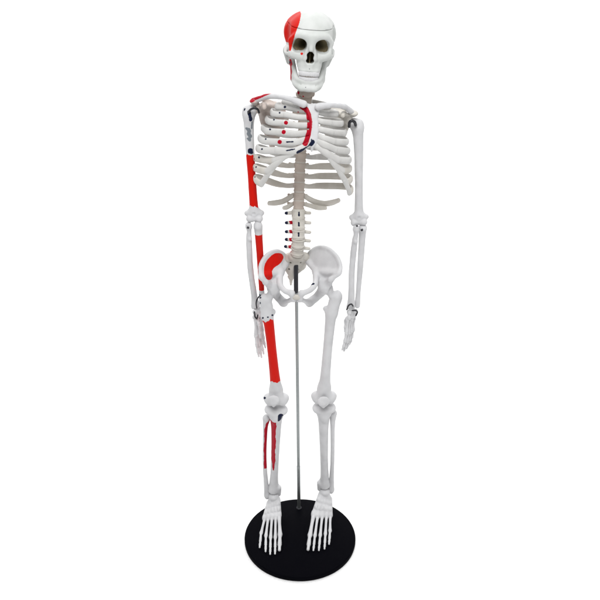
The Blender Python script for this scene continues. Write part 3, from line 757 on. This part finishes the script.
redpoly = ((-0.0249, 0.5149), (-0.0244, 0.5170), (-0.0245, 0.5190), (-0.0250, 0.5208), (-0.0257, 0.5223), (-0.0267, 0.5234), (-0.0281, 0.5243), (-0.0296, 0.5250), (-0.0314, 0.5254), (-0.0333, 0.5255), (-0.0354, 0.5255), (-0.0376, 0.5251), (-0.0398, 0.5244), (-0.0420, 0.5231), (-0.0442, 0.5214), (-0.0463, 0.5194), (-0.0483, 0.5173), (-0.0501, 0.5151), (-0.0518, 0.5126), (-0.0533, 0.5101), (-0.0545, 0.5075), (-0.0554, 0.5048), (-0.0561, 0.5021), (-0.0565, 0.4993), (-0.0567, 0.4967), (-0.0568, 0.4940), (-0.0567, 0.4914), (-0.0564, 0.4889), (-0.0558, 0.4866), (-0.0549, 0.4846), (-0.0537, 0.4826), (-0.0524, 0.4810), (-0.0510, 0.4799), (-0.0496, 0.4793), (-0.0480, 0.4791), (-0.0464, 0.4793), (-0.0451, 0.4799), (-0.0440, 0.4809), (-0.0429, 0.4823), (-0.0421, 0.4840), (-0.0416, 0.4858), (-0.0416, 0.4878), (-0.0420, 0.4900), (-0.0424, 0.4922), (-0.0424, 0.4942), (-0.0418, 0.4959), (-0.0410, 0.4975), (-0.0399, 0.4989), (-0.0386, 0.5003), (-0.0371, 0.5015), (-0.0353, 0.5026), (-0.0334, 0.5038), (-0.0316, 0.5053), (-0.0297, 0.5074), (-0.0277, 0.5099), (-0.0260, 0.5125))
def rhip_paint(L, W):
    x, z = W[:, 0]*1.045/(1+W[:, 1]), 0.9200+(W[:, 2]-0.9200)*1.045/(1+W[:, 1])
    red = np.minimum(p_poly(x, z, redpoly), .076 - W[:, 1])
    nav = np.maximum(p_seg(W, (-0.0243, 0.0200, 0.4855), (-0.0213, 0.0200, 0.4818), .0030), p_ball(W, (-0.0420, 0.0240, 0.4844), .0022))
    nav = np.maximum(nav, p_ball(W, (-0.0386, 0.0560, 0.5271), .0026))
    return dict(paint_red=red, paint_navy=nav)
hip(-1, [(-0.0253, 0.0780, 0.5097), (-0.0366, 0.0640, 0.5212), (-0.0500, 0.0500, 0.5203), (-0.0595, 0.0400, 0.5086)], (-0.0591, 0.0200, 0.4962), (-0.0518, 0.0220, 0.4855), (-0.0423, 0.0400, 0.4702), (-0.0304, 0.0520, 0.4896), (-0.0199, 0.0800, 0.4979), (-0.0126, 0.0030, 0.4760), (-0.0097, 0.0060, 0.4654), (-0.0261, 0.0500, 0.4391), (-0.0368, 0.0560, 0.4486), rhip_paint, 'hip bone with a large red kidney shaped patch')
hip(1, [(0.0166, 0.0780, 0.5139), (0.0288, 0.0660, 0.5264), (0.0430, 0.0520, 0.5293), (0.0557, 0.0400, 0.5214), (0.0617, 0.0300, 0.5093)], (0.0587, 0.0200, 0.5016), (0.0471, 0.0220, 0.4904), (0.0401, 0.0400, 0.4719), (0.0252, 0.0520, 0.4913), (0.0103, 0.0800, 0.5013), (0.0024, 0.0030, 0.4757), (-0.0012, 0.0060, 0.4651), (0.0151, 0.0500, 0.4391), (0.0286, 0.0560, 0.4486),
    lambda L, W: dict(paint_navy=p_seg(W, (0.0210, 0.0200, 0.4871), (0.0186, 0.0200, 0.4813), .0032)))
v, f = sweep([(-0.0116, 0.0030, 0.4709), (-0.0053, 0.0010, 0.4702), (0.0009, 0.0030, 0.4706)], [.0040, .0042, .0040], .7, (0, 0, 1), n=6); mesh('pubic_disc', v, f, DISC, sk)
# sacrum
s0, s1, s2, s3 = V((-0.0050, 0.0680, 0.5093)), V((-0.0086, 0.0800, 0.4894)), V((-0.0142, 0.0900, 0.4680)), V((-0.0149, 0.0870, 0.4543))
c = Field(np.min([s0, s1, s2, s3], 0)-.032, np.max([s0, s1, s2, s3], 0)+.022, .0009)
c.cone(s0+V(-.004, 0, .003), s0+V(.004, 0, .003), .0078, .0078, .003)
for s in (-1, 1):
    c.cone(s0+V(s*.005, .002, 0), V((-0.0193, 0.0770, 0.5016) if s < 0 else (0.0095, 0.0770, 0.5050)), .0078, .0070, .005)
    c.tri(s0+V(s*.013, .006, 0), s1+V(s*.0145, .002, -.002), s2, .0040, .004)
    c.tri(s0, s0+V(s*.013, .006, 0), s2, .0036, .004)
c.cone(s0, s1, .0072, .0062, .004); c.cone(s1, s2, .0062, .0042, .003); c.cone(s2, s3, .0036, .0018, .002)
for t in (.25, .6, .95):
    p = s0+(s2-s0)*t
    for s in (-1, 1): c.cone(p+V(s*.0085*(1-.35*t), -.012, 0), p+V(s*.0085*(1-.35*t), .006, 0), .0014, .0012, .001, 'sub')

c.rough(.0002, 300, 22)
bone('sacrum', c, WORLD, sk, IVORY, soft=8)

# ---- legs
def femur(a, b, lat, tr, st_, paint=None, label=None):
    fr = bone_frame(a, b, (lat, 0, 0)); L = np.linalg.norm(V(a)-V(b))
    T, S0 = fr.inv(tr), fr.inv(st_)
    c = Field((-.026, -.020, -L-.016), (.036, .020, .016), .0009)
    c.ball((0, 0, 0), .0098, .002)
    c.cone((.001, 0, -.001), (T[0]*.66, 0, T[2]*.9-.005), .0060, .0066, .003)
    c.ell((T[0]-.002, .002, T[2]), (.0064, .0088, .0105), .004)
    c.cone((T[0]-.003, .001, T[2]), (S0[0]+.002, 0, S0[2]), .0080, .0085, .005)
    c.cone((T[0]*.55, 0, T[2]-.010), (S0[0], 0, S0[2]), .0075, .0085, .004)
    c.ball((S0[0]-.0085, .003, S0[2]+.006), .0046, .004)
    c.tube([(S0[0], 0, S0[2]), (S0[0]*.75, -.003, -.33*L), (S0[0]*.38, -.004, -.58*L), (.001, -.002, -.80*L), (0, 0, -.90*L)], [.0088, .0080, .0076, .0088, .0120], .004)
    for s in (-1, 1): c.ell((s*.0108, .0025, -.985*L), (.0092, .0120, .0108), .005)
    for s in (-1, 1): c.ball((s*.0162, .002, -.968*L), .0042, .006)
    c.ell((0, -.006, -.955*L), (.0125, .0070, .0110), .006)
    c.ell((0, .012, -1.0*L), (.0034, .0100, .0090), .002, 'sub')
    c.ell((0, -.0145, -.975*L), (.0035, .0030, .0110), .003, 'sub')
    c.rough(.00014, 90, 23)
    return bone('thigh_bone', c, fr, sk, WHITE, paint, label), fr
RHh, RK = (-0.0408, 0.0400, 0.4677), (-0.0396, 0.0400, 0.2616)
LHh, LK = (0.0420, 0.0400, 0.4677), (0.0398, 0.0400, 0.2655)
zf = (-0.0510, -0.1646)
def rf_paint(L, W):
    z = L[:, 2]
    nav = np.full(len(W), -1.)
    for a_, b_, r in (((-0.0578, 0.0200, 0.4264), (-0.0595, 0.0500, 0.4119), 0.0024), ((-0.0500, 0.0200, 0.4277), (-0.0515, 0.0500, 0.4133), 0.0022), ((-0.0430, 0.0200, 0.4312), (-0.0442, 0.0500, 0.4168), 0.0024), ((-0.0382, 0.0200, 0.4478), (-0.0394, 0.0500, 0.4339), 0.0026), ((-0.0622, 0.0200, 0.4520), (-0.0640, 0.0500, 0.4383), 0.0028), ((-0.0611, 0.0200, 0.4613), (-0.0629, 0.0500, 0.4478), 0.0026), ((-0.0411, 0.0200, 0.4855), (-0.0423, 0.0500, 0.4727), 0.002)):
        nav = np.maximum(nav, p_seg(W, a_, b_, r))
    an = np.arctan2(L[:, 1], L[:, 0]-.006); wv = .0012*np.sin(an*2+2)+.0009*np.sin(an*5)+.0005*np.sin(an*13)
    red = np.minimum(z-zf[1]+wv, zf[0]-z-1.5*wv)
    kn = p_seg(W, (-0.0577, 0.0150, 0.2841), (-0.0596, 0.0500, 0.2622), .0030)
    return dict(paint_red=red, paint_navy=np.maximum(nav, kn))
femur(RHh, RK, -1, (-0.0580, 0.0460, 0.4470), (-0.0513, 0.0400, 0.4202), rf_paint, 'thigh bone with a long red painted shaft')
femur(LHh, LK, 1, (0.0607, 0.0460, 0.4529), (0.0493, 0.0400, 0.4255))

def kneecap(c0):
    c0 = V(c0); c = Field(c0-.014, c0+.014, .0007)
    c.ell(c0, (.0100, .0052, .0092), .001); c.cone(c0+V(0, 0, -.004), c0+V(0, 0, -.0105), .0048, .0022, .004); c.rough(.00018, 320, 25)
    bone('kneecap', c, WORLD, sk, WHITE)
kneecap((-0.0433, 0.0205, 0.2758)); kneecap((0.0386, 0.0205, 0.2739))

def tibia(a, b, lat, paint=None, label=None):
    fr = bone_frame(a, b, (lat, 0, 0)); L = np.linalg.norm(V(a)-V(b))
    c = Field((-.024, -.020, -L-.012), (.024, .018, .010), .0009)
    for s in (-1, 1): c.ell((s*.0092, .001, -.004), (.0105, .0125, .0066), .004)
    c.tube([(0, 0, -.008), (-.0005, -.001, -.022), (-.001, -.0015, -.26*L), (-.0006, -.0005, -.6*L), (0, 0, -.86*L), (0, .001, -.97*L)], [.0140, .0104, .0082, .0070, .0076, .0108], .004)
    c.ell((.0005, -.0105, -.019), (.0050, .0042, .0085), .004)
    c.cone((-.0006, -.0065, -.03), (-.0006, -.005, -.6*L), .0042, .0034, .003)
    c.cone((-.0082, 0, -.95*L), (-.0098, -.0005, -L-.0055), .0058, .0036, .003)
    c.ell((.0015, 0, -L-.0035), (.0085, .0100, .0044), .002, 'sub')
    for s in (-1, 1): c.ball((s*.003, .001, .0028), .0020, .002)
    c.rough(.00012, 90, 26)
    return bone('shin_bone', c, fr, sk, WHITE, paint, label), fr
def fibula(pts, paint=None, label=None):
    P = [V(p) for p in pts]; c = Field(np.min(P, 0)-.010, np.max(P, 0)+.010, .0008)
    c.tube(P, [.0064, .0042, .0036, .0037, .0042, .0052], .003, n=6)
    c.ell(P[0]+V(0, 0, .001), (.0058, .0062, .0060), .003); c.ell(P[-1], (.0048, .0062, .0085), .003)
    c.rough(.0001, 110, 27)
    bone('fibula', c, WORLD, sk, WHITE, paint, label)
RTa, RTb = (-0.0401, 0.0420, 0.2469), (-0.0481, 0.0650, 0.0535)
LTa, LTb = (0.0404, 0.0420, 0.2503), (0.0450, 0.0730, 0.0584)
zt = (-0.0179, -0.1367)
def rt_paint(L, W):
    z = L[:, 2]; u = np.clip((z-zt[1])/(zt[0]-zt[1]), 0, 1)
    wdt = .0020+.0042*np.sqrt(u)+.0005*np.sin(z*160)+.0003*np.sin(z*390+1)
    red = np.minimum(np.minimum(z-zt[1], zt[0]-z), wdt-np.abs(L[:, 0]-.0015-.0030*u))
    red = np.maximum(red, p_path(W, [(-0.0476, 0.0280, 0.2378), (-0.0546, 0.0320, 0.2302)], .003))
    nav = np.maximum(p_seg(W, (-0.0320, 0.0300, 0.2385), (-0.0325, 0.0300, 0.2305), .0058), p_seg(W, (-0.0592, 0.0200, 0.2500), (-0.0610, 0.0500, 0.2303), .003))
    return dict(paint_crimson=np.where(L[:, 1] < .004, red, -1), paint_navy=nav)
tibia(RTa, RTb, -1, rt_paint, 'shin bone with a red painted stripe')
tibia(LTa, LTb, 1)
RF = [(-0.0571, 0.0500, 0.2212), (-0.0596, 0.0520, 0.2005), (-0.0622, 0.0580, 0.1502), (-0.0627, 0.0620, 0.1083), (-0.0612, 0.0640, 0.0713), (-0.0600, 0.0660, 0.0447)]
fibula(RF, lambda L, W: dict(paint_crimson=np.minimum(p_path(W, [V(q)+V(.0020, -.0030, 0) for q in RF], .0044)+.0003*np.sin(W[:, 2]*170)+.0002*np.sin(W[:, 2]*410+2), W[:, 2]-(-0.0625, 0.0600, 0.1088)[2]), paint_navy=p_ball(W, (-0.0610, 0.0440, 0.2322), .0036)), 'fibula with a red painted upper half')
fibula([(0.0562, 0.0500, 0.2313), (0.0560, 0.0520, 0.2087), (0.0572, 0.0580, 0.1587), (0.0575, 0.0620, 0.1193), (0.0573, 0.0700, 0.0800), (0.0573, 0.0750, 0.0500)])

# ---- feet
def foot(heel, ank, bases, heads, tips, lat):
    bases, heads, tips = [[V(p) for p in q] for q in (bases, heads, tips)]
    heel, ank = V(heel), V(ank)
    allp = np.array(bases+[heel, ank])
    c = Field(allp.min(0)-.016, allp.max(0)+.016, .0008)
    c.ell(ank, (.0100, .0120, .0075), .003)                                   # talus
    c.cone(heel+V(0, 0, -.0005), ank+V(lat*.002, -.004, -.010), .0088, .0085, .004)  # heel bone
    mid = (bases[0]+bases[4])/2
    nb = len(bases)
    for i, b in enumerate(bases):
        t = i/4
        src = ank + V(-lat*.006 + lat*.013*t, -.004, -.006-.010*t)
        c.cone(src, b, .0066, .0046, .003)
        for u, rx_, rz_ in ((.30, .0056, .0064), (.64, .0048, .0058)):
            m = src*(1-u) + b*u + V(0, -.001, .0018)
            c.ell(m, (rx_, .0068, rz_), .0008)
        c.ell(b+V(0, .003, .0008), (.0044, .0066, .0050), .0008); c.cone(b, b+(heads[i]-b)*.16+V(0, 0, -.001), .0042, .0028, .0012)
    for i in range(4):
        g0, g1 = (bases[i]+bases[i+1])/2 + V(0, -.004, .006), ank*.35 + (bases[i]+bases[i+1])*.325 + V(0, 0, .0065)
        c.cone(g0, g1, .0014, .0006, .0015, 'sub')
    # a footprint that does not sink into the base
    c.plane((0, 0, -1), -(ZB+.0004))
    hb = bone('foot', c, WORLD, sk, WHITE)
    for i in range(5):
        b, h, t = bases[i], heads[i], tips[i]
        big = 1.35 if i == 0 else 1.0
        b = b + (b-h)*.14
        v, f = sweep([b, b*.75+h*.25, b*.45+h*.55+V(0, 0, .0006), b*.15+h*.85, h], [.0036*big, .0027*big, .0022*big, .0026*big, .0033*big], 1, (0, 0, 1), n=5, ring=12)
        mesh('metatarsal', v, f, WHITE, hb)
        segs = (0, .58, 1.0) if i == 0 else (0, .50, .76, 1.0)
        fv, ff, base = [], [], 0
        for q in range(len(segs)-1):
            p0 = h+(t-h)*(segs[q]+.05); p1 = h+(t-h)*(segs[q+1]-.03)
            arch = V(0, 0, .0016 if q == 0 else 0)
            r0 = (.0031-.0003*q)*big*(.9 if i else 1)
            v, f = sweep([p0, p0*.6+p1*.4+arch, p1], [r0, r0*.70, r0*.86 if q < len(segs)-2 else r0*.70], 1, (0, 0, 1), n=5, ring=12)
            fv.append(v); ff += [tuple(j+base for j in tt) for tt in f]; base += len(v)
        mesh('toe', np.vstack(fv), ff, WHITE, hb)
# order: big toe first

foot((-0.0503, 0.0708, 0.0200), (-0.0482, 0.0640, 0.0446), [(-0.0377, 0.0327, 0.0260), (-0.0438, 0.0320, 0.0255), (-0.0503, 0.0318, 0.0245), (-0.0570, 0.0321, 0.0220), (-0.0634, 0.0329, 0.0190)],
     [(-0.0351, -0.0046, 0.0160), (-0.0432, -0.0109, 0.0150), (-0.0514, -0.0109, 0.0150), (-0.0598, -0.0067, 0.0150), (-0.0684, 0.0002, 0.0150)],
     [(-0.0353, -0.0407, 0.0135), (-0.0425, -0.0496, 0.0135), (-0.0507, -0.0503, 0.0135), (-0.0588, -0.0442, 0.0135), (-0.0695, -0.0343, 0.0135)], -1)
foot((0.0477, 0.0820, 0.0200), (0.0455, 0.0720, 0.0490), [(0.0245, 0.0340, 0.0260), (0.0320, 0.0333, 0.0255), (0.0400, 0.0345, 0.0245), (0.0477, 0.0374, 0.0220), (0.0547, 0.0408, 0.0190)],
     [(0.0175, -0.0058, 0.0160), (0.0263, -0.0067, 0.0150), (0.0355, -0.0060, 0.0150), (0.0447, -0.0023, 0.0150), (0.0531, 0.0053, 0.0150)],
     [(0.0137, -0.0395, 0.0135), (0.0228, -0.0414, 0.0135), (0.0322, -0.0414, 0.0135), (0.0420, -0.0378, 0.0135), (0.0502, -0.0264, 0.0135)], 1)

# ---- joint hardware
def wire(name, pts, r, mat=DARKSTEEL, label=None):
    v, f = sweep(pts, [r]*len(pts), 1, (0.2, 1, .1), n=8, ring=10); mesh(name, v, f, mat, sk, label=label)
def screw(p, nrm, r=.0026):
    n = unit(nrm); v, f = lathe([(.0002, -.004), (r*.55, -.004), (r*.55, 0), (r, 0), (r, .0007), (r*.7, .0015), (.0002, .0018)], 20)
    t = unit(np.cross(n, (0.3, 0.2, .9))); u = np.cross(n, t); mesh('screw', Frame(p, t, u, n)(v), f, DARKSTEEL, sk)
wire('joint_hook', [(-0.0579, 0.0460, 0.7359), (-0.0596, 0.0410, 0.7413), (-0.0644, 0.0400, 0.7429), (-0.0696, 0.0440, 0.7402), (-0.0727, 0.0480, 0.7355)], .0016)
wire('joint_hook', [(0.0698, 0.0430, 0.7169), (0.0700, 0.0400, 0.7231), (0.0732, 0.0390, 0.7256), (0.0772, 0.0420, 0.7231), (0.0790, 0.0460, 0.7184)], .0022)
screw((-0.0779, 0.0385, 0.5677), (-.2, -1, .2), .0018); screw((0.0928, 0.0400, 0.5634), (.1, -1, .2), .0019); screw((0.0853, 0.0390, 0.5701), (-.1, -1, .3), .0015)
wire('wrist_wire', [(-0.0647, 0.0500, 0.4495), (-0.0678, 0.0470, 0.4457), (-0.0693, 0.0480, 0.4383), (-0.0688, 0.0520, 0.4286)], .0012)
wire('wrist_wire', [(-0.0730, 0.0540, 0.4206), (-0.0719, 0.0500, 0.4145), (-0.0691, 0.0500, 0.4110), (-0.0675, 0.0520, 0.4162)], .0012)
wire('wrist_wire', [(0.0735, 0.0360, 0.4334), (0.0759, 0.0330, 0.4418), (0.0802, 0.0330, 0.4440), (0.0830, 0.0360, 0.4395)], .0013)
wire('wrist_wire', [(0.0826, 0.0360, 0.4317), (0.0872, 0.0360, 0.4317), (0.0906, 0.0400, 0.4272), (0.0886, 0.0400, 0.4211)], .0013)

# ------------------------------------------------------------------ light
w = bpy.data.worlds.new('World'); sc.world = w; w.use_nodes = True
w.node_tree.nodes['Background'].inputs[0].default_value = (1, 1, 1, 1); w.node_tree.nodes['Background'].inputs[1].default_value = 0.04
def area(name, loc, target, size, power, col=(1, 1, 1)):
    l = bpy.data.lights.new(name, 'AREA'); l.shape = 'RECTANGLE'; l.size, l.size_y = size; l.energy = power; l.color = col
    o = bpy.data.objects.new(name, l); C.objects.link(o); o.location = loc
    o.rotation_euler = (Vector(target)-Vector(loc)).to_track_quat('-Z', 'Y').to_euler()
area('added_floor_light', (0, .5, 2.6), (0, .5, 0), (8.0, 3.6), 97)  # unseen light, added to lift the floor to clean white
area('key_softbox', (-.12, -1.2, 2.0), (0, .04, .42), (.9, .8), 30)
area('added_fill_light', (1.6, -1.3, 1.0), (0, .04, .45), (1.0, 1.0), 5)  # unseen light, added to brighten the darker side of the bones
area('added_backdrop_light', (0, 1.3, 2.8), (0, 3.0, 1.2), (10.0, .6), 125)  # added out of view, only to whiten the backdrop

# ------------------------------------------------------------------ camera
cam = bpy.data.cameras.new('camera'); co = bpy.data.objects.new('camera', cam); C.objects.link(co); sc.camera = co
co.location = (0, -1.0, 0.92); co.rotation_euler = (math.radians(90-24.4100), 0, 0)
cam.sensor_fit = 'HORIZONTAL'; cam.sensor_width = 36; cam.lens = 43.7306; cam.clip_start = .05; cam.clip_end = 50
sc.view_settings.view_transform = 'Standard'; sc.view_settings.look = 'None'; sc.view_settings.exposure = 0; sc.view_settings.gamma = 1
sc.render.engine = 'CYCLES'; sc.cycles.samples = 96; sc.cycles.use_denoising = True
sc.cycles.max_bounces = 8; sc.render.resolution_x = 1024; sc.render.resolution_y = 1024
